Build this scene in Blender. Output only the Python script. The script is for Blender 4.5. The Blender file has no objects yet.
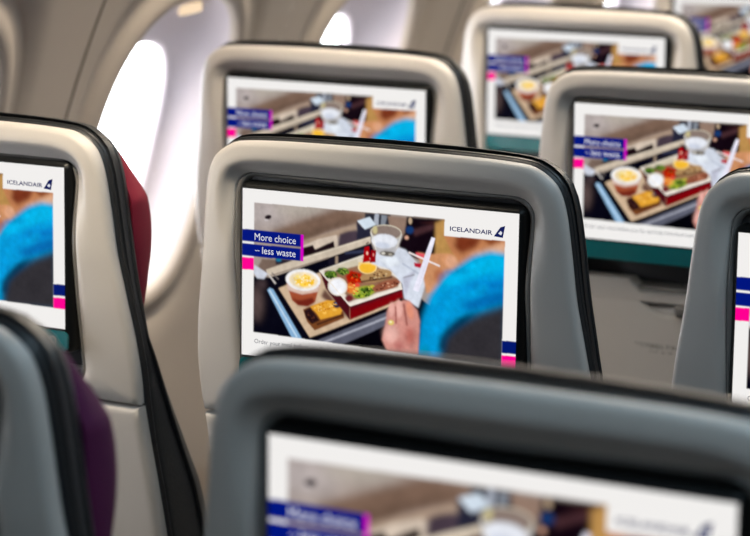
import bpy, math, random
import numpy as np
from mathutils import Vector, Matrix

sc = bpy.context.scene
C = sc.collection
random.seed(4)
Z0 = 1.05            # height of the display centres above the cabin floor

# ------------------------------------------------------------------ camera
cam_d = bpy.data.cameras.new('camera'); cam = bpy.data.objects.new('camera', cam_d); C.objects.link(cam)
A_, B_, R_ = 5.10196573e-01, -1.91921092e-01, -2.79457286e-03
Rz = Matrix.Rotation(A_, 3, 'Z'); Rx = Matrix.Rotation(B_, 3, 'X'); Ry = Matrix.Rotation(R_, 3, 'Y')
Rm = Rz @ Rx @ Ry
right, fwd, up = Rm.col[0], Rm.col[1], Rm.col[2]
M = Matrix((right, up, -fwd)).transposed().to_4x4()
M.translation = Vector((1.60297518, -1.20033583, 0.454553856 + Z0))
cam.matrix_world = M
cam_d.sensor_width = 36; cam_d.lens = 2465.6 * 36 / 750
cam_d.clip_start = .02; cam_d.clip_end = 60
cam_d.dof.use_dof = True
cam_d.dof.focus_distance = 2.27
cam_d.dof.aperture_fstop = 7.0
sc.camera = cam

# ------------------------------------------------------------------ world (overcast bright sky outside the windows)
w = bpy.data.worlds.new('sky'); sc.world = w; w.use_nodes = True
bg = w.node_tree.nodes['Background']
bg.inputs[0].default_value = (.95, .97, 1, 1); bg.inputs[1].default_value = 12.5

# ------------------------------------------------------------------ cabin lights
def area(name, loc, rot, sx, sy, power, col):
    d = bpy.data.lights.new(name, 'AREA'); d.shape = 'RECTANGLE'; d.size = sx; d.size_y = sy
    d.energy = power; d.color = col
    o = bpy.data.objects.new(name, d); o.location = loc; o.rotation_euler = rot; C.objects.link(o); return o
# warm light band above the window seats, neutral-cool band along the aisle ceiling
area('sidewall_light', (.34, 3.9, Z0 + .94), (0, math.radians(-12), 0), .12, 6.0, 60, (1, .86, .70))
area('aisle_light', (1.35, .5, Z0 + 1.13), (0, 0, 0), .35, 6.0, 30, (.60, .83, 1))

for r_ in range(1, 6):        # added warm fill lights, out of view, brightening the seat backs
    p_ = Vector((.24 if r_ == 1 else .17, r_*.765 - .42, Z0 + .74)); d_ = Vector((.17 if r_ == 1 else -.04, r_*.765, Z0 + .02)) - p_
    o_ = area('overhead_fill', p_, (0, 0, 0), .22, .10, 1.35 if r_ == 1 else 1.6, (1, .85, .64)); o_.data.spread = math.radians(64 if r_ == 1 else 80); o_.rotation_euler = d_.to_track_quat('-Z', 'Y').to_euler()

sc.view_settings.view_transform = 'Standard'; sc.view_settings.look = 'None'
sc.view_settings.exposure = 0.0; sc.view_settings.gamma = 1; sc.view_settings.use_curve_mapping = False

# ------------------------------------------------------------------ helpers
def s2l(c):
    c = np.asarray(c, float) / 255
    return np.where(c <= .04045, c / 12.92, ((c + .055) / 1.055) ** 2.4)
def mat(name, rgb, rough=.5, spec=.5, noise=0, nscale=200, bump=0, metal=0, coat=0):
    m = bpy.data.materials.new(name); m.use_nodes = True
    nt = m.node_tree; b = nt.nodes['Principled BSDF']
    col = tuple(s2l(rgb)) + (1,)
    b.inputs['Base Color'].default_value = col
    b.inputs['Roughness'].default_value = rough; b.inputs['Specular IOR Level'].default_value = spec
    b.inputs['Metallic'].default_value = metal; b.inputs['Coat Weight'].default_value = coat
    if noise or bump:
        tc = nt.nodes.new('ShaderNodeTexCoord'); n = nt.nodes.new('ShaderNodeTexNoise')
        n.inputs['Scale'].default_value = nscale; n.inputs['Detail'].default_value = 3
        nt.links.new(tc.outputs['Object'], n.inputs['Vector'])
        if noise:
            r = nt.nodes.new('ShaderNodeMix'); r.data_type = 'RGBA'
            r.inputs[6].default_value = tuple(v * (1 - noise) for v in col[:3]) + (1,)
            r.inputs[7].default_value = tuple(min(1, v * (1 + noise)) for v in col[:3]) + (1,)
            nt.links.new(n.outputs['Fac'], r.inputs[0]); nt.links.new(r.outputs[2], b.inputs['Base Color'])
        if bump:
            bp = nt.nodes.new('ShaderNodeBump'); bp.inputs['Strength'].default_value = bump
            bp.inputs['Distance'].default_value = .001
            nt.links.new(n.outputs['Fac'], bp.inputs['Height']); nt.links.new(bp.outputs[0], b.inputs['Normal'])
    return m
def emis(name, rgb, s=1.0):
    m = bpy.data.materials.new(name); m.use_nodes = True
    nt = m.node_tree; nt.nodes.remove(nt.nodes['Principled BSDF'])
    e = nt.nodes.new('ShaderNodeEmission'); e.inputs[0].default_value = tuple(s2l(rgb)) + (1,); e.inputs[1].default_value = s
    nt.links.new(e.outputs[0], nt.nodes['Material Output'].inputs[0]); return m

SHELL = mat('warm grey seat plastic', (192, 186, 180), .42, .5, noise=.03, nscale=900, bump=.15)
SURR = mat('dark grey screen surround', (118, 115, 112), .32, .5, noise=.02, nscale=300)
BLACK = mat('glossy black monitor casing', (9, 11, 12), .4, .3, noise=.02, nscale=100)
TEAL = mat('dark teal glossy glass chin', (14, 92, 98), .12, .6, noise=.02, nscale=100)
LEATH = mat('dark charcoal leather', (34, 36, 39), .42, .5, noise=.1, nscale=400, bump=.4)
PIPE = mat('black piping', (34, 35, 37), .38, .5, noise=.05, nscale=500)
CRIM = mat('crimson headrest fabric', (128, 22, 44), .75, .3, noise=.08, nscale=600, bump=.5)
CRIM_SHADE = mat('shade-tinted headrest fabric', (84, 18, 66), .75, .3, noise=.08, nscale=600, bump=.5)  # crimson fabric with the near seat's shade put into its colour
WALL = mat('beige cabin sidewall plastic', (182, 170, 158), .5, .4, noise=.02, nscale=60, bump=.05)
REVEAL = mat('pale window reveal plastic', (200, 190, 194), .4, .5, noise=.01, nscale=60)
SEAM = mat('dark panel joint', (96, 86, 78), .7, .3, noise=.05, nscale=80)
FLOOR = mat('dark blue grey carpet', (44, 46, 54), .95, .1, noise=.3, nscale=300, bump=.6)
CEIL = mat('off white ceiling panel', (214, 208, 200), .6, .3, noise=.02, nscale=40)
METAL = mat('brushed seat leg metal', (150, 152, 156), .35, .5, noise=.04, nscale=200, metal=1)
INK = mat('dark brown printed letters', (78, 70, 64), .6, .3, noise=.02, nscale=100)
LATCH = mat('dark grey latch plastic', (110, 106, 102), .4, .5, noise=.03, nscale=200)
JACK = mat('headphone jack ring', (120, 128, 130), .3, .5, noise=.03, nscale=200, metal=.7)
WHITE_E = emis('white display lettering', (238, 240, 248), .9)
NAVY_E = emis('navy display lettering', (20, 30, 92), .9)
GREY_E = emis('grey display lettering', (96, 98, 108), .9)

def mesh(name, verts, faces, m, parent=None, smooth=True, sharp=35):
    me = bpy.data.meshes.new(name); me.from_pydata([tuple(v) for v in verts], [], faces); me.update()
    me.materials.append(m)
    if smooth:
        me.polygons.foreach_set('use_smooth', [True] * len(me.polygons))
        try: me.set_sharp_from_angle(angle=math.radians(sharp))
        except Exception: pass
    o = bpy.data.objects.new(name, me); C.objects.link(o)
    if parent: o.parent = parent
    return o
def fixn(o):
    import bmesh
    bm = bmesh.new(); bm.from_mesh(o.data); bmesh.ops.remove_doubles(bm, verts=bm.verts, dist=1e-6)
    bmesh.ops.recalc_face_normals(bm, faces=bm.faces); bm.to_mesh(o.data); bm.free(); return o
def loft(rings, closed=True, cap0=False, cap1=False):
    V = []; F = []; n = len(rings[0])
    for r in rings: V += list(r)
    for i in range(len(rings) - 1):
        for j in range(n if closed else n - 1):
            k = (j + 1) % n
            F.append((i*n + j, i*n + k, (i+1)*n + k, (i+1)*n + j))
    if cap0: F.append(tuple(range(n))[::-1])
    if cap1: F.append(tuple((len(rings)-1)*n + j for j in range(n)))
    return V, F
def cat(parts):
    V = []; F = []
    for v, f in parts:
        b = len(V); V += list(v); F += [tuple(i + b for i in q) for q in f]
    return V, F
def rbox(cx, cy, cz, sx, sy, sz, r=.01, seg=4):
    """box with rounded edges (all sizes are half extents)"""
    r = min(r, sx*.99, sy*.99, sz*.99)
    def ring(off, y):
        pts = []
        for k, (ax, az) in enumerate(((1, 1), (-1, 1), (-1, -1), (1, -1))):
            for s in range(seg + 1):
                a = math.pi/2 * (k + s/seg)
                pts.append((cx + ax*(sx - r) + (r-off)*math.cos(a), y, cz + az*(sz - r) + (r-off)*math.sin(a)))
        return pts
    R = []
    for s in range(seg + 1):
        a = math.pi/2 * s/seg
        R.append(ring(r*(1-math.sin(a))*.98, cy - sy + r*(1-math.cos(a))))
    for s in range(seg + 1):
        a = math.pi/2 * (1 - s/seg)
        R.append(ring(r*(1-math.sin(a))*.98, cy + sy - r*(1-math.cos(a))))
    return loft(R, True, True, True)
def tube(path, r, closed=False, n=8):
    P = [Vector(p) for p in path]; R = []
    for i, p in enumerate(P):
        a = P[i-1] if (i or closed) else p; b = P[(i+1) % len(P)] if (i < len(P)-1 or closed) else p
        t = (b - a).normalized(); u = t.cross(Vector((0, 1, 0)))
        if u.length < 1e-3: u = t.cross(Vector((1, 0, 0)))
        u.normalize(); v = t.cross(u)
        R.append([p + r*(math.cos(q*2*math.pi/n)*u + math.sin(q*2*math.pi/n)*v) for q in range(n)])
    if closed: R.append(R[0])
    return loft(R, True, not closed, not closed)
def prism(poly, y0, y1):
    """polygon in x,z extruded between two depths"""
    n = len(poly)
    V = [(x, y0, z) for x, z in poly] + [(x, y1, z) for x, z in poly]
    F = [tuple(range(n)), tuple(range(n, 2*n))[::-1]] + [(i, i+n, (i+1) % n + n, (i+1) % n) for i in range(n)]
    return V, F
BZ = [-.75, -.66, -.31, -.15, -.10, -.05, 0, .08, .14]; BY = [.150, .130, .062, .026, .017, .0095, .0045, .0005, -.003]
def back_y(z): return float(np.interp(z, BZ, BY))
def lean(V):      # the backrest leans: depth grows downwards
    return [(x, y + back_y(z), z) for x, y, z in V]

# ------------------------------------------------------------------ the picture on the displays
DW, DH = .2945, .1628
def homography(src, dst):
    A = []; b = []
    for (x, y), (u, v) in zip(src, dst):
        A.append([x, y, 1, 0, 0, 0, -u*x, -u*y]); b.append(u)
        A.append([0, 0, 0, x, y, 1, -v*x, -v*y]); b.append(v)
    h = np.linalg.solve(np.array(A, float), np.array(b, float))
    return np.append(h, 1).reshape(3, 3)
Hm = homography([(242.2, 186.8), (517.5, 213.2), (241, 355), (514.7, 385.6)], [(0, 0), (1, 0), (0, 1), (1, 1)])
def uv(x, y):
    q = Hm @ np.array([x, y, 1.0]); return q[0]/q[2], q[1]/q[2]
GW, GH = 420, 232
SS = 2; PW, PH = GW*SS + SS, GH*SS + SS
img = np.zeros((PH, PW, 3)); img[:] = s2l((242, 240, 238))
YY, XX = np.mgrid[0:PH, 0:PW]; UU = (XX + .0)/(PW - 1); VV = (YY + .0)/(PH - 1)
def gblur(m, s):
    if s <= 0: return m
    k = int(3*s) + 1; g = np.exp(-.5*(np.arange(-k, k+1)/s)**2); g /= g.sum()
    for ax in (0, 1):
        pad = [(0, 0), (0, 0)]; pad[ax] = (k, k); q = np.pad(m, pad, mode='edge')
        out = np.zeros_like(m)
        for i, gv in enumerate(g):
            out += gv * (q[i:i+m.shape[0], :] if ax == 0 else q[:, i:i+m.shape[1]])
        m = out
    return m
def pmask(pts):
    P = [uv(*p) for p in pts]; ins = np.zeros((PH, PW), bool); n = len(P)
    for i in range(n):
        x0, y0 = P[i]; x1, y1 = P[(i+1) % n]
        if y0 == y1: continue
        c = ((y0 > VV) != (y1 > VV)) & (UU < (x1-x0)*(VV-y0)/(y1-y0) + x0)
        ins ^= c
    return ins.astype(float)
PXS = PW/275.
def put(m, col, blur=.5, alpha=1):
    m = gblur(m, blur*PXS) * alpha
    img[:] = img*(1-m[..., None]) + s2l(col)*m[..., None]
def poly(pts, col, blur=.5, alpha=1): put(pmask(pts), col, blur, alpha)
def ell(cx, cy, rx, ry, col, blur=.5, rot=0, alpha=1):
    c, s = math.cos(math.radians(rot)), math.sin(math.radians(rot))
    poly([(cx + rx*math.cos(a)*c - ry*math.sin(a)*s, cy + rx*math.cos(a)*s + ry*math.sin(a)*c)
          for a in np.linspace(0, 2*math.pi, 28, endpoint=False)], col, blur, alpha)
def line(a, b, wd, col, blur=.4, alpha=1):
    dx, dy = b[0]-a[0], b[1]-a[1]; L = math.hypot(dx, dy); nx, ny = -dy/L*wd/2, dx/L*wd/2
    poly([(a[0]+nx, a[1]+ny), (b[0]+nx, b[1]+ny), (b[0]-nx, b[1]-ny), (a[0]-nx, a[1]-ny)], col, blur, alpha)

poly([(250, 195), (510, 210), (510, 370), (250, 340)], (166, 152, 144), .2)
ell(262, 212, 26, 14, (184, 174, 172), 6); ell(300, 208, 26, 5, (184, 176, 166), 4)
poly([(272, 230), (310, 217), (338, 208), (372, 212), (360, 224), (330, 231), (300, 246), (270, 240)], (124, 100, 86), 2.2)
poly([(303, 233), (330, 224), (362, 216), (350, 222), (303, 238)], (104, 84, 72), 2)
poly([(303, 240), (358, 223), (358, 231), (345, 234), (303, 246)], (170, 148, 130), 1)
poly([(303, 245), (320, 238), (338, 234), (340, 246), (316, 250), (303, 254)], (212, 196, 180), .6)
poly([(303, 247), (314, 244), (316, 248.5), (335, 240), (336, 247), (303, 259)], (34, 22, 26), .5)
poly([(341, 233), (350, 230), (358, 229), (365, 239), (339, 248)], (74, 62, 72), 1)
poly([(358, 220), (364, 226), (372, 227), (374, 238), (358, 241)], (44, 44, 60), .8)
poly([(366, 212), (392, 214), (392, 228), (374, 230), (366, 222)], (46, 48, 58), .7)
poly([(376, 213), (380.5, 213), (380, 225), (375, 223)], (178, 184, 196), .5)
poly([(383, 214), (389, 215), (386, 226), (382, 226)], (140, 146, 156), .6)
poly([(358.5, 220), (371, 216), (377.5, 224), (366, 228.5)], (214, 226, 238), .5)
poly([(389, 215), (409, 217), (406, 236), (392, 230)], (150, 126, 112), .7)
poly([(408, 216), (446, 219), (441, 236), (437, 256), (420, 258), (404, 252), (400, 243), (406, 232)], (26, 18, 24), .8)
poly([(414, 229), (436, 222), (440, 226), (416, 235)], (76, 50, 54), 1.2)
poly([(420, 222), (438, 220), (436, 224)], (60, 34, 34), 1)
ell(411, 229, 4, 3.8, (34, 62, 112), .8); ell(411.5, 220, 1.8, 3.4, (196, 172, 146), .5); ell(408, 236.5, 2, 2, (220, 172, 150), .6)
# dark interior below the light beam
poly([(250, 276), (270, 277), (300, 266), (330, 256), (372, 240), (380, 262), (500, 360), (250, 340)], (17, 17, 26), .6)
ell(257, 303, 6, 18, (92, 76, 74), 3.5); ell(262, 284, 5, 5, (70, 58, 60), 2)
poly([(262, 258), (304, 261), (304, 266), (266, 273), (258, 266)], (118, 100, 90), .8)
poly([(276, 257), (292, 259), (292, 263), (276, 264)], (42, 36, 48), .8); ell(279, 259, 3, 2, (40, 118, 150), .7)
poly([(304, 252), (310, 256), (304, 262)], (46, 38, 44), .6)
poly([(266, 269), (300, 257.5), (372, 235.5), (372, 242), (330, 256.5), (300, 267), (269, 277)], (206, 192, 174), .5)
line((268, 276), (330, 256.5), 1.1, (120, 104, 96), .5); line((300, 259), (372, 236.5), 1, (226, 214, 196), .4)
poly([(330, 258), (371, 244), (371, 250), (330, 266)], (30, 28, 40), .6); line((338, 263), (338, 255), 2.5, (170, 150, 130), .6)
line((346, 252), (368, 250), 2, (64, 70, 96), .8)
poly([(254, 264), (260, 268), (268, 273), (264, 279), (257, 278), (253, 272)], (204, 208, 220), .6)
line((268, 273), (276, 283.5), 1.7, (196, 190, 186), .4); line((272, 272), (279, 279), 1.2, (120, 112, 110), .5)
# tray: pale blue edge, kraft paper liner, grey front edge
poly([(267.5, 290), (270, 287.5), (273.5, 289), (304, 340), (294, 340)], (140, 178, 212), .5)
line((269.5, 289.5), (298, 337), 1.6, (196, 220, 238), .5)
poly([(311, 337.5), (404, 301), (408, 304), (394, 322), (338, 346), (315, 345)], (96, 98, 112), .6)
poly([(308, 336), (404, 299), (404, 304), (316, 341)], (16, 14, 22), .5)
line((322, 343), (396, 313), 2, (176, 178, 190), .6)
poly([(338, 348), (396, 320), (400, 360), (336, 356)], (14, 12, 18), .7)
poly([(279, 288), (296, 281), (335, 266), (405, 294), (404, 300), (330, 330), (311, 337)], (208, 182, 154), .5)
poly([(326, 288), (352, 318), (345, 314), (335, 305), (322, 296)], (104, 74, 64), 1.2)
# cup of mango and cream
poly([(287, 283), (321, 284), (316.5, 301), (309, 305.5), (299, 304.5), (293, 300)], (164, 84, 58), .5)
poly([(287, 284), (321, 285), (319.5, 291), (303, 294), (289, 290)], (216, 190, 176), .6)
poly([(293, 298), (300, 300), (314, 297), (316, 302), (309, 306), (299, 305)], (116, 44, 34), 1)
ell(304, 279.3, 17.8, 11, (240, 238, 238), .5, 6); ell(304.5, 279.6, 14.6, 8.4, (240, 222, 186), .6, 6)
for x, y, rx, ry, c in ((300, 281, 4, 3, (244, 200, 84)), (307, 277, 5, 3, (248, 214, 110)), (311, 282, 4.5, 3, (240, 190, 62)), (305, 284, 5, 2.4, (246, 206, 92)), (299, 276, 3, 2, (250, 226, 140))):
    ell(x, y, rx, ry, c, .5)
# cake slice
poly([(304, 309), (312, 305.5), (330, 300), (345, 311), (346, 317), (316, 330), (308, 321)], (122, 74, 44), .5)
poly([(311, 306), (328, 299.5), (337, 300), (344, 309), (342, 313.5), (322, 319), (318, 313)], (222, 162, 66), .5)
for x, y in ((320, 306), (331, 304), (336, 309), (326, 312)): ell(x, y, 2.2, 1.3, (240, 190, 96), .5)
poly([(305, 310), (311, 307), (317, 314), (321, 320), (313, 323.5), (307, 317)], (44, 26, 28), .6)
line((318, 324), (345, 314), 1.6, (60, 34, 28), .6); ell(338.5, 303.5, 4.2, 3.6, (34, 38, 66), .6); ell(337.5, 302.6, 1, 1, (120, 130, 160), .4)
# meal box
poly([(320.7, 269.5), (351.5, 304.4), (351.5, 319), (327, 288)], (78, 26, 32), .5)
poly([(351.5, 304), (404, 286.5), (405.5, 297), (351.5, 319)], (128, 22, 26), .5)
poly([(351.5, 304), (404, 286.5), (404.5, 290), (351.5, 309)], (92, 26, 34), 1)
poly([(320.7, 269.5), (365, 253.5), (382, 262), (402, 276), (404, 287), (351.5, 304.8)], (236, 228, 216), .4)
poly([(325, 270), (364, 257), (400, 277), (400, 285), (353, 300)], (150, 112, 88), .7)
poly([(326, 268.5), (362, 256.5), (364, 263), (334, 271)], (214, 204, 182), .6)
ell(332, 273.5, 6.5, 4, (74, 104, 44), .7); ell(344, 270, 6, 3.6, (84, 112, 50), .7); ell(334, 272, 2, 1.4, (140, 164, 70), .5); ell(346, 268.6, 2, 1.2, (36, 60, 26), .5); ell(328.5, 275.5, 2, 1.6, (40, 66, 26), .5)
poly([(347, 275), (352, 269), (363, 272), (364, 281), (350, 284)], (178, 40, 26), .8); ell(357, 275, 3, 2.4, (110, 74, 36), .6)
ell(353, 287, 5.5, 5.5, (226, 132, 66), .8); ell(358.5, 284, 3, 2.4, (226, 84, 70), .6)
ell(365.5, 291, 11.5, 6, (156, 170, 60), .8, -16); ell(369, 288.5, 5, 2.6, (62, 86, 34), .7, -10); ell(360, 295, 4, 2.2, (104, 136, 44), .6)
ell(358, 290, 2.6, 4, (226, 196, 96), .6, 20); ell(374, 285.5, 2.6, 2, (206, 196, 80), .6); ell(350.5, 297.5, 4, 3.6, (112, 40, 44), .7)
ell(388, 284, 15, 4.6, (152, 92, 70), .6, -18); ell(377.5, 274.5, 16.5, 6, (176, 140, 98), .5, -12)
for k in range(26):
    a = random.uniform(0, 6.28); r = random.random()**.5
    x = 377.5 + 14*r*math.cos(a); y = 274.5 + 4.4*r*math.sin(a) - (x-377.5)*.2
    ell(x, y, random.uniform(.7, 1.6), .7, random.choice([(92, 64, 44), (214, 188, 146), (122, 88, 58), (70, 44, 34)]), .35)
for k in range(18):
    a = random.uniform(0, 6.28); r = random.random()**.5
    x = 388 + 12*r*math.cos(a); y = 284 + 3*r*math.sin(a) - (x-388)*.3
    ell(x, y, random.uniform(.7, 1.5), .7, random.choice([(104, 52, 40), (206, 156, 128), (84, 40, 34)]), .35)
line((362, 280.5), (394, 275.5), 1.6, (72, 38, 34), .6)
ell(339, 285.5, 10, 9.4, (232, 222, 208), .4, 20); ell(339, 285.8, 8.4, 8, (244, 245, 250), .5, 20)
def bits(cx, cy, rx, ry, cols, n, sz, rot=0):
    for _ in range(n):
        a = random.uniform(0, 6.28); q = random.random()**.5; x = rx*q*math.cos(a); y = ry*q*math.sin(a) + x*rot
        ell(cx + x, cy + y, random.uniform(.5, 1)*sz, random.uniform(.35, .8)*sz, random.choice(cols), .25, random.uniform(-60, 60))
GRN = [(52, 82, 28), (98, 132, 48), (140, 164, 72), (34, 56, 20), (70, 104, 38)]
bits(332, 273.8, 6, 3.4, GRN, 26, 1.4); bits(344, 270.4, 6, 3.2, GRN, 26, 1.4)
bits(356, 278, 6.5, 5, [(196, 40, 26), (150, 26, 20), (222, 84, 44), (96, 40, 24)], 22, 1.6)
bits(365, 291.5, 10, 4.6, GRN + [(206, 200, 90), (176, 190, 70)], 40, 1.5, -.25)
bits(354, 288, 4.6, 5, [(232, 140, 70), (214, 96, 60), (240, 180, 100)], 14, 1.4)
bits(326, 306.5, 12, 4.4, [(236, 180, 84), (206, 142, 52), (246, 200, 120), (190, 120, 44)], 34, 1.2, -.2)
bits(312, 316, 4.5, 4, [(34, 18, 22), (66, 36, 34), (90, 52, 40)], 14, 1.3, .6)
bits(304.5, 279.8, 11, 6, [(248, 216, 120), (240, 190, 66), (250, 236, 196), (232, 172, 60)], 26, 1.5)
line((320.7, 269.5), (351.5, 304.6), 1.1, (238, 230, 220), .3); line((351.5, 304.6), (404, 286.8), 1.6, (240, 232, 222), .3)
ell(369, 265.5, 9.8, 7, (246, 222, 168), .4); ell(369, 266.3, 8.4, 5.6, (246, 192, 72), .5); poly([(358.5, 257), (379, 257), (379, 262), (359, 261.5)], (226, 214, 196), .4, .85)
line((360, 261.8), (377.5, 262.3), 1.2, (250, 214, 130), .4)
# napkin, plastic bag, glass of water, sauce bottles
poly([(372, 262), (378, 250), (400, 246), (407, 248.5), (419, 262), (430, 272), (420, 306), (406, 297), (404, 282), (392, 268)], (216, 222, 234), .7)
poly([(404, 276), (418, 268), (412, 280), (407, 296)], (188, 190, 206), 1); line((404, 262), (420, 272), 1.2, (180, 188, 206), .6)
poly([(380, 258), (396, 254), (402, 262), (392, 266)], (232, 238, 246), .8); line((405, 276), (416, 273), .9, (120, 116, 120), .5)
poly([(371.5, 231), (403.5, 233), (400, 246), (394, 256), (381, 254), (374, 243)], (190, 188, 190), .5)
ell(387.5, 231.5, 15.8, 7.8, (214, 206, 188), .35, 4); ell(387.5, 231.6, 14.8, 6.9, (142, 126, 118), .5, 4)
ell(386, 240, 13, 7, (232, 235, 243), .6, 5); ell(384, 244, 8, 3, (206, 212, 226), .8, 8)
ell(389, 252.3, 7.6, 2.4, (98, 92, 84), .6, 4); ell(385, 252, 2, 1.2, (210, 206, 196), .4); ell(392, 253, 2, 1, (176, 170, 158), .4)
line((372.5, 232), (378, 250), .9, (226, 224, 216), .4); line((403, 233), (398, 247), .9, (220, 216, 206), .4)
ell(376.5, 229, 2.6, 4, (206, 196, 150), .7)
poly([(366, 246), (370.5, 245), (371.5, 260), (364, 261.5)], (168, 14, 28), .4); poly([(372.5, 249), (377.5, 249), (377, 261), (371, 261.5)], (146, 14, 28), .4)
ell(368.6, 252, .9, 1.8, (240, 200, 180), .35); ell(374.8, 253.5, .7, 1.6, (226, 150, 140), .35); line((367.5, 243), (370, 241), 1.2, (60, 20, 24), .4)
# the passenger's hands, cutlery and blue sleeve
poly([(436, 222), (446, 218), (456, 236), (470, 240), (470, 262), (436, 270)], (186, 144, 88), 1.2)
poly([(444, 233), (512, 238), (512, 256), (480, 256), (462, 266), (452, 250)], (194, 132, 92), 1)
poly([(457, 233), (482, 236), (476, 246), (462, 252), (455, 246)], (122, 58, 38), 2); poly([(480, 236), (506, 238), (490, 244)], (138, 74, 44), 1.4)
poly([(470, 254), (500, 242), (506, 242), (506, 256), (484, 256)], (216, 172, 142), 2)
poly([(419, 251), (430, 253), (440, 252), (452, 252), (460, 262), (450, 273), (438, 287), (428, 292), (424, 272)], (206, 148, 108), .8)
ell(452, 260, 6, 6, (222, 168, 136), 1.2); ell(440, 274, 5, 7, (186, 120, 84), 1.5)
poly([(417, 251), (426, 252.5), (425, 257.5), (418, 256)], (222, 92, 102), .5); poly([(415.5, 261), (423, 262), (422, 266.5), (416, 265)], (184, 34, 56), .5)
line((410, 251), (441, 264.5), 1.8, (240, 228, 226), .35)
poly([(432.6, 236), (436.2, 237), (430.5, 258), (425, 276), (420, 290), (414.5, 288), (421, 270), (426, 254)], (236, 234, 248), .3); line((434.5, 240), (420, 284), .7, (224, 222, 238), .3)
poly([(512, 254), (490, 251), (475, 254.5), (462, 263), (447, 275), (437, 285), (430, 297), (424, 316), (420.5, 340), (420, 365), (512, 370)], (0, 158, 218), 2.4)
poly([(505, 255), (490, 252), (470, 260), (450, 276), (440, 290), (470, 276), (505, 268)], (0, 184, 232), 3)
ell(452, 278, 8, 5, (40, 180, 232), 2.5, -30)
poly([(505, 276), (470, 283), (478, 290), (505, 284)], (4, 112, 186), 3); poly([(460, 302), (505, 286), (505, 300), (470, 308)], (2, 104, 172), 3)
for k in range(26):
    t = random.random(); x = 436 + 66*t; y = 262 + 34*random.random() + 14*t
    line((x, y), (x + random.uniform(8, 18), y - random.uniform(-2, 7)), random.uniform(1, 3), random.choice([(0, 130, 196), (20, 186, 232), (0, 146, 212), (0, 112, 178)]), 1.6, .5)
for k in range(12):
    x = 428 + 22*random.random(); y = 292 + 44*random.random()
    line((x, y), (x + random.uniform(-4, 2), y + random.uniform(6, 14)), random.uniform(1, 2.6), random.choice([(0, 122, 186), (26, 176, 224), (0, 140, 205)]), 1.5, .5)
poly([(441, 362), (442, 336), (456, 320), (480, 309), (508, 300), (508, 368), (441, 364)], (54, 52, 56), 3.4)
poly([(441, 345), (444, 332), (460, 316), (480, 308), (470, 318), (450, 334), (446, 350)], (10, 50, 80), 2.5)
ell(426, 352, 5, 9, (30, 140, 170), 2.5)
poly([(387, 325), (389, 309.5), (394, 302), (404, 298.5), (411, 299), (419, 308.5), (421.5, 319), (420, 353), (389, 349), (384, 338)], (206, 146, 136), .8)
ell(393, 332, 7, 9, (232, 182, 172), 2); ell(393.5, 308, 3, 7, (230, 176, 166), 1, 5); ell(401, 307, 3.4, 9, (234, 180, 170), 1, 0); ell(411.5, 309, 3.4, 9, (228, 152, 128), 1.2, -14)
line((397.5, 305), (398, 322), 1.2, (150, 84, 78), .6); line((405.5, 302), (409, 324), 1.5, (140, 74, 66), .8); ell(412, 334, 5, 9, (176, 102, 92), 2.5); ell(401, 344, 5, 5, (184, 116, 110), 2)
ell(393, 321, 3, 2.6, (230, 206, 120), .5); ell(392.6, 320.4, 1.3, 1.1, (255, 246, 200), .4)
ell(403, 298, 2, 1.6, (54, 18, 26), .5)
# dark speaker spot on the panel
ell(268.3, 216.3, 3.4, 2.3, (34, 24, 30), .5, -12); ell(266.5, 219.3, 2.4, .8, (206, 198, 198), .5)
# fine mottling of the printed photograph
rs = np.random.RandomState(7)
for sg, am in ((1.2, .015), (3, .035), (9, .04)):
    nz_ = gblur(rs.randn(PH, PW), sg*PXS/2); nz_ /= nz_.std(); img[:] = np.clip(img*(1 + am*nz_[..., None]), 0, 1)
# white border and notch
OUT = [(-20, 100), (700, 100), (700, 480), (-20, 480)]
def frame():
    m = 1 - pmask([(254, 201.6), (445.3, 218.2), (444.9, 234.6), (504, 239.7), (501.6, 362.7), (253, 332.2)])
    m = gblur(m, .25*PXS); img[:] = img*(1-m[..., None]) + s2l((242, 240, 238))*m[..., None]
frame()
NAVY = (12, 34, 128); MAG = (255, 0, 150)
poly([(235, 227.2), (302, 233.6), (301.7, 246), (235, 239.3)], NAVY, .2)
poly([(235, 241.6), (301.7, 247.8), (301.5, 260.2), (235, 253.9)], NAVY, .2)
poly([(301.8, 233.6), (304.6, 233.9), (304.2, 260.4), (301.4, 260.1)], (214, 0, 196), .2)
poly([(235, 255.9), (253.6, 257.2), (253.5, 269.5), (235, 268)], MAG, .2)
poly([(501.9, 337), (525, 338.8), (525, 350.8), (501.7, 349.3)], (4, 34, 112), .2)
poly([(501.7, 351.4), (525, 353.2), (525, 365.4), (501.5, 362.9)], MAG, .2)
# downsample onto the grid of display vertices
small = gblur(img[..., 0], .6), gblur(img[..., 1], .6), gblur(img[..., 2], .6)
small = np.stack(small, -1)
ix = np.clip(np.round(np.linspace(0, PW-1, GW+1)).astype(int), 0, PW-1); iy = np.clip(np.round(np.linspace(0, PH-1, GH+1)).astype(int), 0, PH-1)
small = np.clip(small[np.ix_(iy, ix)], 0, 1)
lum = small.mean(-1, keepdims=True); small = np.clip(lum + (small - lum)*1.05, 0, 1)
small = np.clip((small - .0045)/.9955, 0, 1)**1.03

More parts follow.
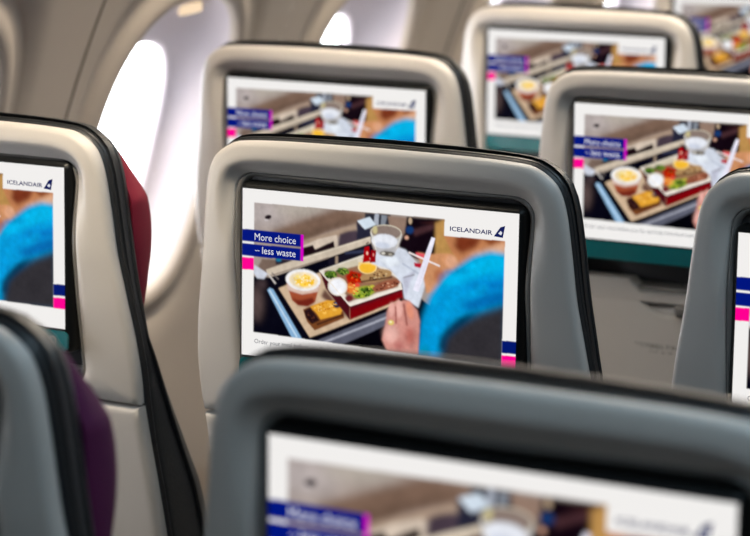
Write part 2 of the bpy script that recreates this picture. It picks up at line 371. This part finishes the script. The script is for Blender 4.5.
DISP = bpy.data.materials.new('lit display picture'); DISP.use_nodes = True
nt = DISP.node_tree; b = nt.nodes['Principled BSDF']; at = nt.nodes.new('ShaderNodeAttribute'); at.attribute_name = 'picture'
b.inputs['Base Color'].default_value = (.002, .002, .003, 1); b.inputs['Roughness'].default_value = .3; b.inputs['Specular IOR Level'].default_value = 0
nt.links.new(at.outputs['Color'], b.inputs['Emission Color']); b.inputs['Emission Strength'].default_value = 1.0
def make_display(parent):
    gx = np.linspace(-DW/2, DW/2, GW+1); gz = np.linspace(DH/2, -DH/2, GH+1)
    X, Zg = np.meshgrid(gx, gz); n = X.size
    co = np.zeros((n, 3)); co[:, 0] = X.ravel(); co[:, 1] = -.0006; co[:, 2] = Zg.ravel()
    me = bpy.data.meshes.new('display'); me.vertices.add(n); me.vertices.foreach_set('co', co.ravel())
    i = (np.arange(GH)[:, None]*(GW+1) + np.arange(GW)[None]).ravel()
    q = np.stack([i, i+GW+1, i+GW+2, i+1], 1)
    me.loops.add(q.size); me.loops.foreach_set('vertex_index', q.ravel())
    me.polygons.add(len(q)); me.polygons.foreach_set('loop_start', np.arange(len(q))*4)
    try: me.polygons.foreach_set('loop_total', np.full(len(q), 4))
    except Exception: pass
    me.update(calc_edges=True)
    a = me.color_attributes.new('picture', 'FLOAT_COLOR', 'POINT')
    rgba = np.ones((n, 4), np.float32); rgba[:, :3] = small.reshape(-1, 3); a.data.foreach_set('color', rgba.ravel())
    me.materials.append(DISP)
    o = bpy.data.objects.new('display', me); C.objects.link(o); o.parent = parent; return o

def text_mesh(name, body, m, x0, x1, z, h, parent, y=-.0010, depth=0, bold=0, shear=0):
    """lettering between x0 and x1 with its baseline at z and capital height h"""
    cu = bpy.data.curves.new(name, 'FONT'); cu.body = body; cu.size = 1; cu.offset = bold; cu.extrude = 0
    cu.resolution_u = 3
    t = bpy.data.objects.new(name + '_curve', cu); C.objects.link(t)
    me = bpy.data.meshes.new_from_object(t.evaluated_get(bpy.context.evaluated_depsgraph_get()))
    bpy.data.objects.remove(t)
    n = len(me.vertices); co = np.zeros(n*3); me.vertices.foreach_get('co', co); co = co.reshape(-1, 3)
    xs = co[:, 0]; lo, hi = xs.min(), xs.max()
    nx = x0 + (xs-lo)/(hi-lo)*(x1-x0); nz = z + co[:, 1]/.70*h
    out = np.stack([nx, np.full(n, y), nz], 1); me.vertices.foreach_set('co', out.ravel())
    me.materials.clear(); me.materials.append(m); me.update(); me.name = name
    o = bpy.data.objects.new(name, me); C.objects.link(o); o.parent = parent; return o

# ------------------------------------------------------------------ seat
def spline(pts, n=8):
    out = []
    P = [np.array(p, float) for p in pts]
    for i in range(len(P)-1):
        p0 = P[max(i-1, 0)]; p1 = P[i]; p2 = P[i+1]; p3 = P[min(i+2, len(P)-1)]
        for k in range(n):
            t = k/n
            out.append(.5*((2*p1) + (-p0+p2)*t + (2*p0-5*p1+4*p2-p3)*t*t + (-p0+3*p1-3*p2+p3)*t**3))
    out.append(P[-1]); return [tuple(q) for q in out]
HALF_UP = [(.213, -.1545), (.2145, -.125), (.213, -.09), (.208, -.05), (.200, 0), (.1945, .05), (.190, .082), (.184, .101), (.176, .1115), (.163, .120), (.148, .124), (.1, .1265), (0, .1275)]
HALF_LO = [(.204, -.66), (.211, -.45), (.214, -.33), (.214, -.26), (.2125, -.2), (.2125, -.1565)]
def raycast(poly, c, ang):
    dx, dz = math.cos(ang), math.sin(ang); best = None
    n = len(poly)
    for i in range(n):
        x0, z0 = poly[i]; x1, z1 = poly[(i+1) % n]
        ex, ez = x1-x0, z1-z0; den = dx*ez - dz*ex
        if abs(den) < 1e-12: continue
        t = ((x0-c[0])*ez - (z0-c[1])*ex)/den; s = ((x0-c[0])*dz - (z0-c[1])*dx)/den
        if t > 0 and -1e-9 <= s <= 1+1e-9 and (best is None or t < best): best = t
    return best
def closed_half(half):
    r = spline(half, 6); return r + [(-x, z) for x, z in r[::-1][1:]]
UP = closed_half(HALF_UP); FULL = closed_half([HALF_LO[0]] + HALF_LO[1:-1] + HALF_UP[1:])
def rrect(hw_t, hw_b, zt, zb, r, n=8):
    pts = []
    for (cx, cz, a0) in ((hw_t-r, zt-r, 0), (-hw_t+r, zt-r, 90), (-hw_b+r, zb+r, 180), (hw_b-r, zb+r, 270)):
        for k in range(n+1):
            a = math.radians(a0 + 90*k/n); pts.append((cx + r*math.cos(a), cz + r*math.sin(a)))
    return pts
NA = 220
ANG = [2*math.pi*k/NA for k in range(NA)]
def corner_angles(c, pts):
    return sorted(set(ANG + [math.atan2(z-c[1], x-c[0]) % (2*math.pi) for x, z in pts]))

def build_seat(headrest_mat=None):
    root = bpy.data.objects.new('airplane_seat', None); root.empty_display_size = .2; C.objects.link(root)
    def zsh(V): return [(x, y, z + Z0) for x, y, z in V]
    # upper back shell
    c = (0, -.01); A = corner_angles(c, [(.213, -.1545), (-.213, -.1545)])
    OPEN = rrect(.160, .156, .0935, -.138, .020)
    ro = [raycast(UP, c, a) for a in A]; ri = [raycast(OPEN, c, a) for a in A]
    def ring(f, d): return [(c[0]+f(i)*math.cos(a), d(i) if callable(d) else d, c[1]+f(i)*math.sin(a)) for i, a in enumerate(A)]
    def fl(i, r):     # the hollow above the screen fades out down the sides
        z = c[1] + r*math.sin(A[i]); t = min(1, max(0, (z-.01)/.08)); return t*t*(3-2*t)
    rings = [ring(lambda i: ro[i]-.006, .024), ring(lambda i: ro[i]-.0015, .014), ring(lambda i: ro[i], .008), ring(lambda i: ro[i]-.0008, .004), ring(lambda i: ro[i]-.003, .001), ring(lambda i: ro[i]-.006, -.0005), ring(lambda i: ro[i]-.008, -.001)]
    for t, d in ((.2, -.0022), (.35, -.0028), (.48, -.002), (.6, .0006), (.72, .0034), (.84, .0058), (.94, .0072), (1, .0085)):
        f_ = lambda i, t=t: (ro[i]-.008)*(1-t)+ri[i]*t
        e_ = -.001 - .0045*math.sin(min(t/.9, 1)*math.pi/2) + (.0015 if t > .9 else 0) + (.003 if t == 1 else 0)
        rings.append(ring(f_, lambda i, d=d, e_=e_: e_ + (d-e_)*fl(i, f_(i))))
    rings.append(ring(lambda i: ri[i], .034))
    V, F = loft(rings); fixn(mesh('back_shell', zsh(lean(V)), F, SHELL, root, sharp=50))
    # dark surround inside the opening
    ex = lambda d: (lambda i: d - .0095*(1-fl(i, ri[i])))
    rings = [ring(lambda i: ri[i]-.0004, ex(.0100)), ring(lambda i: ri[i]-.0012, ex(.0085)), ring(lambda i: ri[i]-.003, ex(.0080)), ring(lambda i: ri[i]-.006, ex(.010)), ring(lambda i: ri[i]-.008, .03), ring(lambda i: .001, .031)]
    V, F = loft(rings, True, False, True); fixn(mesh('screen_surround', zsh(lean(V)), F, SURR, root, sharp=50))
    # lower panel
    LO = spline(HALF_LO, 5); LO = LO + [(-x, z) for x, z in LO[::-1]]
    c2 = (0, -.40); A2 = corner_angles(c2, [(.2125, -.1565), (-.2125, -.1565), (.204, -.66), (-.204, -.66)])
    r2 = [raycast(LO, c2, a) for a in A2]
    def ring2(f, d): return [(f(i)*math.cos(a), d, c2[1]+f(i)*math.sin(a)) for i, a in enumerate(A2)]
    rings = [ring2(lambda i: r2[i]-.003, .03), ring2(lambda i: r2[i]-.0004, .016), ring2(lambda i: r2[i], .007), ring2(lambda i: r2[i]-.0012, .003), ring2(lambda i: r2[i]-.0035, .0005), ring2(lambda i: r2[i]-.0065, -.0008), ring2(lambda i: r2[i]-.012, -.001), ring2(lambda i: r2[i]*.5, -.001), ring2(lambda i: .001, 0)]
    V, F = loft(rings, True, False, True); fixn(mesh('lower_panel', zsh(lean(V)), F, SHELL, root, sharp=50))
    # leather cover behind the shell
    c3 = (0, -.2); A3 = ANG; r3 = [raycast(FULL, c3, a) for a in A3]
    zs = [-.75, -.4, -.26, -.2, -.13, -.085, -.04, 0, .2]; ds = [.13, .118, .100, .082, .056, .040, .044, .048, .048]
    def dep(z): return float(np.interp(z, zs, ds))
    rings = []
    for sc_, off, fr, k0 in ((1, -.006, .012, 0), (1, .001, .016, 0), (1, .0015, .028, 0), (1, .001, .5, 1), (1, -.001, .78, 1), (1, -.005, .93, 1), (1, -.012, 1.0, 1), (.8, -.02, 1.08, 1), (.4, 0, 1.15, 1), (.004, 0, 1.15, 1)):
        rr = []
        for i, a in enumerate(A3):
            q = r3[i]*sc_ + off + (.005*max(0, math.sin(a))**3 if k0 else 0); x = q*math.cos(a); z = c3[1]+q*math.sin(a)
            y = fr*dep(z) if k0 else fr
            rr.append((x, max(y, .02) if k0 else y, z))
        rings.append(rr)
    V, F = loft(rings, True, True, True); fixn(mesh('leather_cover', zsh(lean(V)), F, LEATH, root, sharp=60))
    for nm, off, y in (('piping', .0005, .019), ('piping', .0005, .036)):
        path = []
        for i, a in enumerate(A3):
            q = r3[i] + off; x = q*math.cos(a); z = c3[1]+q*math.sin(a)
            if z > -.5: path.append((a, (x, y*(dep(z)/.048 if y > .03 else 1), z)))
        path.sort(key=lambda t: (t[0] + math.pi/2) % (2*math.pi)); path = [q for _, q in path]
        V, F = tube(path, .0022, False, 8); fixn(mesh(nm, zsh(lean(V)), F, PIPE, root))
    # headrest on the sitter's side
    if headrest_mat is not None:
        V = []; prof = []
        for k in range(41):
            t = k/40; z = -.064 + t*.165
            prof.append((z, .036*math.sin(math.pi*min(1, t*1.0))**.85))
        rings = []
        for z, b_ in prof:
            hw = .197 - .02*max(0, (z-.05)/.05)
            rr = []
            for q in range(28):
                a = 2*math.pi*q/28; ca, sa = math.cos(a), math.sin(a)
                rr.append((hw*math.copysign(abs(ca)**.35, ca), .052 + max(-.006, (b_+.002)*1.50*math.copysign(abs(sa)**.6, sa)), z))
            rings.append(rr)
        V, F = loft(rings, True, True, True)
        h = fixn(mesh('headrest', zsh(lean(V)), F, headrest_mat, root, sharp=60))
    # tray table, folded up under the screen
    half = [(.144, -.150), (.078, -.147), (.068, -.149), (.058, -.157), (.046, -.1645), (.03, -.167), (0, -.167)]
    top = [half[0]] + spline(half[1:], 4); top = [(-x, z) for x, z in top] + [(x, z) for x, z in top[::-1][1:]]
    P = top + [(.146, -.155), (.146, -.385), (.140, -.395), (-.140, -.395), (-.146, -.385), (-.146, -.155)]
    def inset(P, d):
        cz = -.27; return [(x*(1-d/.16), cz+(z-cz)*(1-d/.11)) for x, z in P]
    R = [[(x, .004, z) for x, z in P], [(x, -.003, z) for x, z in P], [(x, -.0055, z) for x, z in inset(P, .0015)], [(x, -.006, z) for x, z in inset(P, .004)]]
    V, F = loft(R, True, True, True)
    tray = fixn(mesh('tray_table', zsh(lean(V)), F, SHELL, root, sharp=40))
    # ledge above the tray
    half = [(.142, -.124), (.080, -.124), (.070, -.134), (.064, -.1405), (.05, -.142), (0, -.142)]
    top = [(-x, z) for x, z in half] + [(x, z) for x, z in half[::-1][1:]]
    P = top + [(.142, -.150), (-.142, -.150)][::1]
    V, F = prism(P, -.006, .02)
    fixn(mesh('ledge', zsh(lean(V)), F, SHELL, root))
    V, F = rbox(0, -.009, -.158, .019, .006, .0075, .004)
    l = fixn(mesh('tray_latch', zsh(lean(V)), F, LATCH, tray))
    for body, z, a0, a1 in (('HAFI\u00d0 S\u00c6TISBELTIN SPENNT ME\u00d0AN SETI\u00d0 ER', -.2095, -.124, .124), ('FASTEN SEAT BELT WHILE SEATED', -.2185, -.114, .114)):
        t = text_mesh('placard_lettering', body, INK, a0, a1, z, .0052, tray, y=-.0065)
        me = t.data; n = len(me.vertices); co = np.zeros(n*3); me.vertices.foreach_get('co', co); co = co.reshape(-1, 3)
        co[:, 1] += np.interp(co[:, 2], BZ, BY); co[:, 2] += Z0; me.vertices.foreach_set('co', co.ravel()); me.update()
    # monitor: own pivot at the display centre so each can be tilted
    V, F = rbox(0, .0150, -.0095, .1535, .0150, .0975, .009, 5)
    mon = fixn(mesh('monitor', V, F, BLACK, root, sharp=50)); mon.location = (0, -.0, Z0)
    ch_pts = rrect(.1500, .1500, -.0838, -.1045, .0055, 5)
    R = [[(x, .004, z) for x, z in ch_pts], [(x, -.0003, z) for x, z in ch_pts], [(x*.998, -.0009, z) for x, z in ch_pts]]
    V, F = loft(R, True, True, True); chin = fixn(mesh('monitor_chin', V, F, TEAL, mon)); chin['label'] = 'teal glossy strip below the display'
    V, F = tube([(.132 + .0036*math.cos(t), -.0012, -.094 + .0036*math.sin(t)) for t in np.linspace(0, 2*math.pi, 20, endpoint=False)], .0011, True, 6)
    fixn(mesh('headphone_jack', V, F, JACK, mon))
    disp = make_display(mon); disp['label'] = 'lit display with a meal tray advertisement'
    def X(px, py): u, v = uv(px, py); return (u-.5)*DW, (.5-v)*DH
    x0, z = X(254.7, 239.2); x1, _ = X(296.8, 243)
    text_mesh('display_lettering', 'More choice', WHITE_E, x0, x1, z, 7.0/168*DH, mon)
    x0, z = X(255.2, 252.4); x1, _ = X(296.6, 256)
    text_mesh('display_lettering', '\u2013 less waste', WHITE_E, x0, x1, z, 7.0/168*DH, mon)
    x0, z = X(450.6, 229.6); x1, _ = X(492, 233)
    text_mesh('display_lettering', 'ICELANDAIR', NAVY_E, x0, x1, z, 4.3/172*DH, mon, bold=.018)
    x0, z = X(254.4, 343.2); x1, _ = X(412, 361)
    text_mesh('display_lettering', 'Order your meal before you fly, and help limit food waste on board.', GREY_E, x0, x1, z, 4.4/168*DH, mon)
    L = [X(*q) for q in ((493.3, 235.0), (499.6, 226.2), (504.2, 225.0), (502.0, 236.6))]
    V = [(x, -.0010, z) for x, z in L]; F = [(0, 1, 2, 3)]
    fixn(mesh('tail_fin_emblem', V, F, NAVY_E, mon, smooth=False))
    L = [X(*q) for q in ((497.6, 232.3), (500.0, 229.8), (501.6, 231.6), (500.4, 234.0))]
    fixn(mesh('emblem_star', [(x, -.0012, z) for x, z in L], [(0, 1, 2, 3)], WHITE_E, mon, smooth=False))
    L = [X(*q) for q in ((493.3, 235.0), (497.2, 232.4), (497.9, 233.1), (496.2, 235.3))]
    # seat cushion, armrest, legs
    V, F = rbox(0, .42, -.645, .212, .235, .055, .03, 5); fixn(mesh('seat_cushion', zsh(V), F, LEATH, root))
    V, F = rbox(0, .40, -.72, .20, .22, .018, .008, 3); fixn(mesh('seat_frame', zsh(V), F, METAL, root))
    for s in (-1, 1):
        V, F = cat([rbox(s*.229, .34, -.425, .011, .20, .018, .012, 4), rbox(s*.229, .16, -.55, .009, .03, .13, .008, 3)])
        fixn(mesh('armrest', zsh(V), F, SHELL, root))
    for s in (-1, 1):
        V, F = cat([tube([(s*.17, .26, -.71), (s*.17, .22, -1.035)], .016, n=12), tube([(s*.17, .56, -.71), (s*.17, .58, -1.035)], .016, n=12), rbox(s*.17, .40, -1.040, .02, .24, .0095, .006, 3)])
        fixn(mesh('leg', zsh(V), F, METAL, root))
    return root, mon
def children(o): return [c for c in C.objects if c.parent == o]
def copy_tree(o, parent=None):
    c = o.copy(); C.objects.link(c)
    if parent: c.parent = parent
    for ch in children(o): copy_tree(ch, c)
    return c

SX, SY = .503085, .764944
proto, mon0 = build_seat(None)
crim, _m = build_seat(CRIM)
# column, row, (dx, dy, dz, tilt), headrest, label
seats = [
 (0, 1, (.0094, -.0124, .0046, .024), 'crimson', 'grey shell window seat at left edge with crimson headrest showing behind its right side'),
 (1, 1, (-.0042, .0091, -.0026, .0274), None, 'grey shell seat in the centre whose sharp screen shows the whole advertisement'),
 (2, 1, (-.0209, .0562, -.0094, .0234), None, 'grey shell seat at right edge with only the left strip of its screen visible'),
 (0, 2, (.0079, -.0145, .0018, .0103), None, 'beige lit window seat directly behind the top of the centre seat, beside the large window'),
 (1, 2, (.0237, -.0553, .0059, -.0034), None, 'grey shell seat at upper right with teal chin and lettered tray table below its screen'),
 (0, 3, (.0389, -.0798, .0093, .0053), None, 'beige blurred seat at top right of centre, partly hidden by the upper right seat'),
 (0, 4, (0, 0, 0, .013), None, 'farthest blurred seat in the top right corner, only its screen and corner showing'),
 (2, 0, (-.0012, .0027, -.0017, .0135), None, 'dark blurred nearest seat across the bottom with large out of focus screen'),
 (1, 0, (-.007, 0, 0, .013), 'plum', 'blurred nearest seat in bottom left corner with headrest tinted plum for shade behind dark edge'),
]
def put_seat(root, s):
    c_, r_, (dx, dy, dz, t), hr, lab = s
    root.location = (c_*SX + dx, r_*SY + dy, 0)
    up_ = 4.5 if (c_, r_) == (2, 1) else 0      # this seat is less reclined
    root['label'] = lab; root['category'] = 'airplane seat'; root['group'] = 'airplane seats in rows'
    for ch in children(root):
        if ch.type == 'MESH' and ch.name.split('.')[0] == 'monitor':
            ch.location = (0, 0, Z0 + dz); ch.rotation_euler = (-t, 0, 0)
        elif ch.type == 'MESH' and up_:
            a = math.radians(up_); P = Vector((0, 0, Z0)); Rr = Matrix.Rotation(-a, 3, 'X')
            if ch.name.split('.')[0] not in ('seat_cushion', 'seat_frame', 'armrest', 'leg'):
                ch.rotation_euler = (-a, 0, 0); ch.location = P - Rr @ P
        if ch.name.split('.')[0] == 'headrest':
            ch['label'] = 'crimson headrest pad' if hr == 'crimson' else 'headrest pad tinted plum for shade'
used = False
for s in seats:
    if s[3] == 'crimson': r = crim
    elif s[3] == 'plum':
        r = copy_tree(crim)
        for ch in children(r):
            if ch.name.split('.')[0] == 'headrest': ch.data = ch.data.copy(); ch.data.materials[0] = CRIM_SHADE
    else:
        r = proto if not used else copy_tree(proto); used = True
    put_seat(r, s)

# ------------------------------------------------------------------ cabin
def struct(o, kind='structure'): o['kind'] = kind; return o
def XW(z):
    if z < -.41: z = -.41
    if z > .42: return XW(.42) + (.33+.8*.42)*(z-.42)
    return -.30 + .33*z + .4*z*z
def nrm(z):
    s = 0 if z < -.41 else .33 + .8*min(z, .42)
    l = math.hypot(1, s); return 1/l, -s/l     # towards the cabin (x, z)
def wp(y, z, d):                              # d > 0 goes out through the wall
    nx, nz = nrm(z); return (XW(z) - d*nx, y, z - d*nz + Z0)
def se(a, hw, hh, e=2.7):
    ca, sa = math.cos(a), math.sin(a); r = (abs(ca/hw)**e + abs(sa/hh)**e)**(-1/e); return r*ca, r*sa
PIT = 1.06; S0 = 1.36; Y0, Y1 = S0 - 4*PIT, S0 + 5*PIT
wallparts = []; centers = []
ZB, ZT = -.42, .38; ZC = -.035
n_ = 0
for k in range(-4, 5):
    s = S0 + k*PIT; mid = s + .494
    for (ya, yb, yc) in ((s+.0015, mid, s+.228), (mid, s+PIT-.0015, s+.750)):
        centers.append(yc)
        angs = sorted(set([2*math.pi*q/96 for q in range(96)] + [math.atan2(zz-ZC, yy-yc) % (2*math.pi) for yy in (ya, yb) for zz in (ZB, ZT)]))
        rect = [(ya, ZB), (yb, ZB), (yb, ZT), (ya, ZT)]
        rb = [raycast(rect, (yc, ZC), a) for a in angs]
        def wr(hw, hh, d, e=2.7):
            return [wp(yc + se(a, hw, hh, e)[0], ZC + se(a, hw, hh, e)[1], d) for a in angs]
        rings = [[wp(yc + r*math.cos(a), ZC + r*math.sin(a), 0) for r, a in zip(rb, angs)]]
        def mix(t): return [wp(yc + (r*(1-t)*math.cos(a) + t*se(a, .206, .272)[0]), ZC + (r*(1-t)*math.sin(a) + t*se(a, .206, .272)[1]), 0) for r, a in zip(rb, angs)]
        rings += [mix(.25), mix(.5), mix(.75), wr(.206, .272, 0), wr(.203, .268, .003), wr(.199, .263, .0045), wr(.190, .254, .004), wr(.185, .248, .002), wr(.180, .243, -.002), wr(.174, .237, -.007), wr(.167, .230, -.0095), wr(.160, .223, -.0095), wr(.154, .216, -.006), wr(.1505, .2125, -.001), wr(.149, .211, .004)]
        wallparts.append(loft(rings))
        # window unit: deep reveal, rim, pane
        def wg(hw, hh, d, dz): return [wp(yc + se(a, hw, hh)[0], ZC + dz + se(a, hw, hh)[1], d) for a in angs]
        R = [wr(.149, .211, .004), wr(.1465, .208, .010), wg(.142, .202, .020, -.001), wg(.136, .190, .032, -.005), wg(.129, .174, .044, -.012), wg(.121, .160, .054, -.018), wg(.112, .150, .060, -.020), wg(.106, .145, .063, -.021), wg(.103, .142, .067, -.021), wg(.103, .142, .085, -.021)]
        if -.2 < yc < 5.5:   # unseen rear windows are closed off to darken the nearest row
            n_ += 1
            V, F = loft(R); o = struct(fixn(mesh('window_%d' % n_, V, F, REVEAL, sharp=60)))
            V, F = loft([wg(.106, .145, .078, -.021), wg(.106, .145, .082, -.021)], True, True, True)
            wallparts_glass = V, F
            p = fixn(mesh('window_pane', V, F, None or REVEAL, o)); centers[-1] = (yc, p, o)
        else:
            V, F = loft([wr(.149, .211, .004), wr(.14, .20, .02)], True, False, True); wallparts.append((V, F))
def strip(za, zb, n, y0=Y0, y1=Y1):
    P = [wp(0, za + (zb-za)*i/n, 0) for i in range(n+1)]
    return loft([[(x, y0, z) for x, _, z in P], [(x, y1, z) for x, _, z in P]], False)
wallparts.append(strip(-Z0, ZB, 4)); wallparts.append(strip(ZT, .62, 6))
V, F = cat(wallparts); wl = struct(mesh('wall_left', V, F, WALL, sharp=60)); fixn(wl)
for k in range(-3, 5):
    s = S0 + k*PIT
    P = []
    for i in range(30):
        z = ZB + (ZT-ZB)*i/29
        P.append([wp(s-.0022, z, .0), wp(s-.0022, z, -.0006), wp(s+.0022, z, -.0006), wp(s+.0022, z, .0)])
    V, F = loft(P, False); struct(mesh('trim_%d' % (k+4), V, F, SEAM))
# clear panes
GL = bpy.data.materials.new('clear window pane'); GL.use_nodes = True; nt = GL.node_tree
nt.nodes.remove(nt.nodes['Principled BSDF']); tr = nt.nodes.new('ShaderNodeBsdfTransparent'); gl = nt.nodes.new('ShaderNodeBsdfGlossy'); mx = nt.nodes.new('ShaderNodeMixShader')
gl.inputs['Roughness'].default_value = .03; mx.inputs[0].default_value = .05; tr.inputs[0].default_value = (.97, .98, .99, 1)
nt.links.new(tr.outputs[0], mx.inputs[1]); nt.links.new(gl.outputs[0], mx.inputs[2]); nt.links.new(mx.outputs[0], nt.nodes['Material Output'].inputs[0])
OVAL = emis('warm emissive oval', (255, 226, 190), 1.0)
for e in centers:
    if not isinstance(e, tuple): continue
    yc, p, o = e; p.data.materials.clear(); p.data.materials.append(GL)
    d = bpy.data.lights.new('window_portal', 'AREA'); d.shape = 'RECTANGLE'; d.size = .24; d.size_y = .35; d.cycles.is_portal = True
    a = bpy.data.objects.new('window_portal', d); C.objects.link(a)
    nx, nz = nrm(ZC); x, y, z = wp(yc, ZC, .09)
    px, py, pz = wp(yc + .035, ZC + .181, .026)      # small warm emissive oval set into the top of the reveal
    V = [(px + .014*math.cos(t), py + .020*math.sin(t), pz - .004 + .004*math.cos(t)) for t in np.linspace(0, 2*math.pi, 24, endpoint=False)]
    V2 = [(vx, vy, vz + .012) for vx, vy, vz in V]
    Vv, Fv = loft([V2, V], True, True, True); fixn(mesh('window_oval', Vv, Fv, OVAL, o))
    a.matrix_world = Matrix.Translation((x, y, z)) @ Vector((-nx, 0, -nz)).to_track_quat('Z', 'Y').to_matrix().to_4x4() @ Matrix.Rotation(math.pi/2, 4, 'Z')
# ceiling, other side, floor and end walls
zt = .62; xt = XW(zt)
V = [(xt, Y0, Z0+zt), (xt, Y1, Z0+zt), (xt+.22, Y0, Z0+.95), (xt+.22, Y1, Z0+.95), (1.0, Y0, Z0+1.15), (1.0, Y1, Z0+1.15), (3.6, Y0, Z0+1.15), (3.6, Y1, Z0+1.15)]
struct(fixn(mesh('ceiling', V, [(0, 1, 3, 2), (2, 3, 5, 4), (4, 5, 7, 6)], CEIL, smooth=False)))
struct(mesh('floor', [(-.45, Y0, 0), (3.6, Y0, 0), (3.6, Y1, 0), (-.45, Y1, 0)], [(0, 1, 2, 3)], FLOOR, smooth=False))
struct(mesh('wall_right', [(3.6, Y0, 0), (3.6, Y1, 0), (3.6, Y1, Z0+1.15), (3.6, Y0, Z0+1.15)], [(0, 1, 2, 3)], WALL, smooth=False))
struct(mesh('wall_front', [(-.45, Y1, 0), (3.6, Y1, 0), (3.6, Y1, Z0+1.15), (-.45, Y1, Z0+1.15)], [(0, 1, 2, 3)], WALL, smooth=False))
struct(mesh('wall_back', [(-.45, Y0, 0), (3.6, Y0, 0), (3.6, Y0, Z0+1.15), (-.45, Y0, Z0+1.15)], [(0, 1, 2, 3)], WALL, smooth=False))
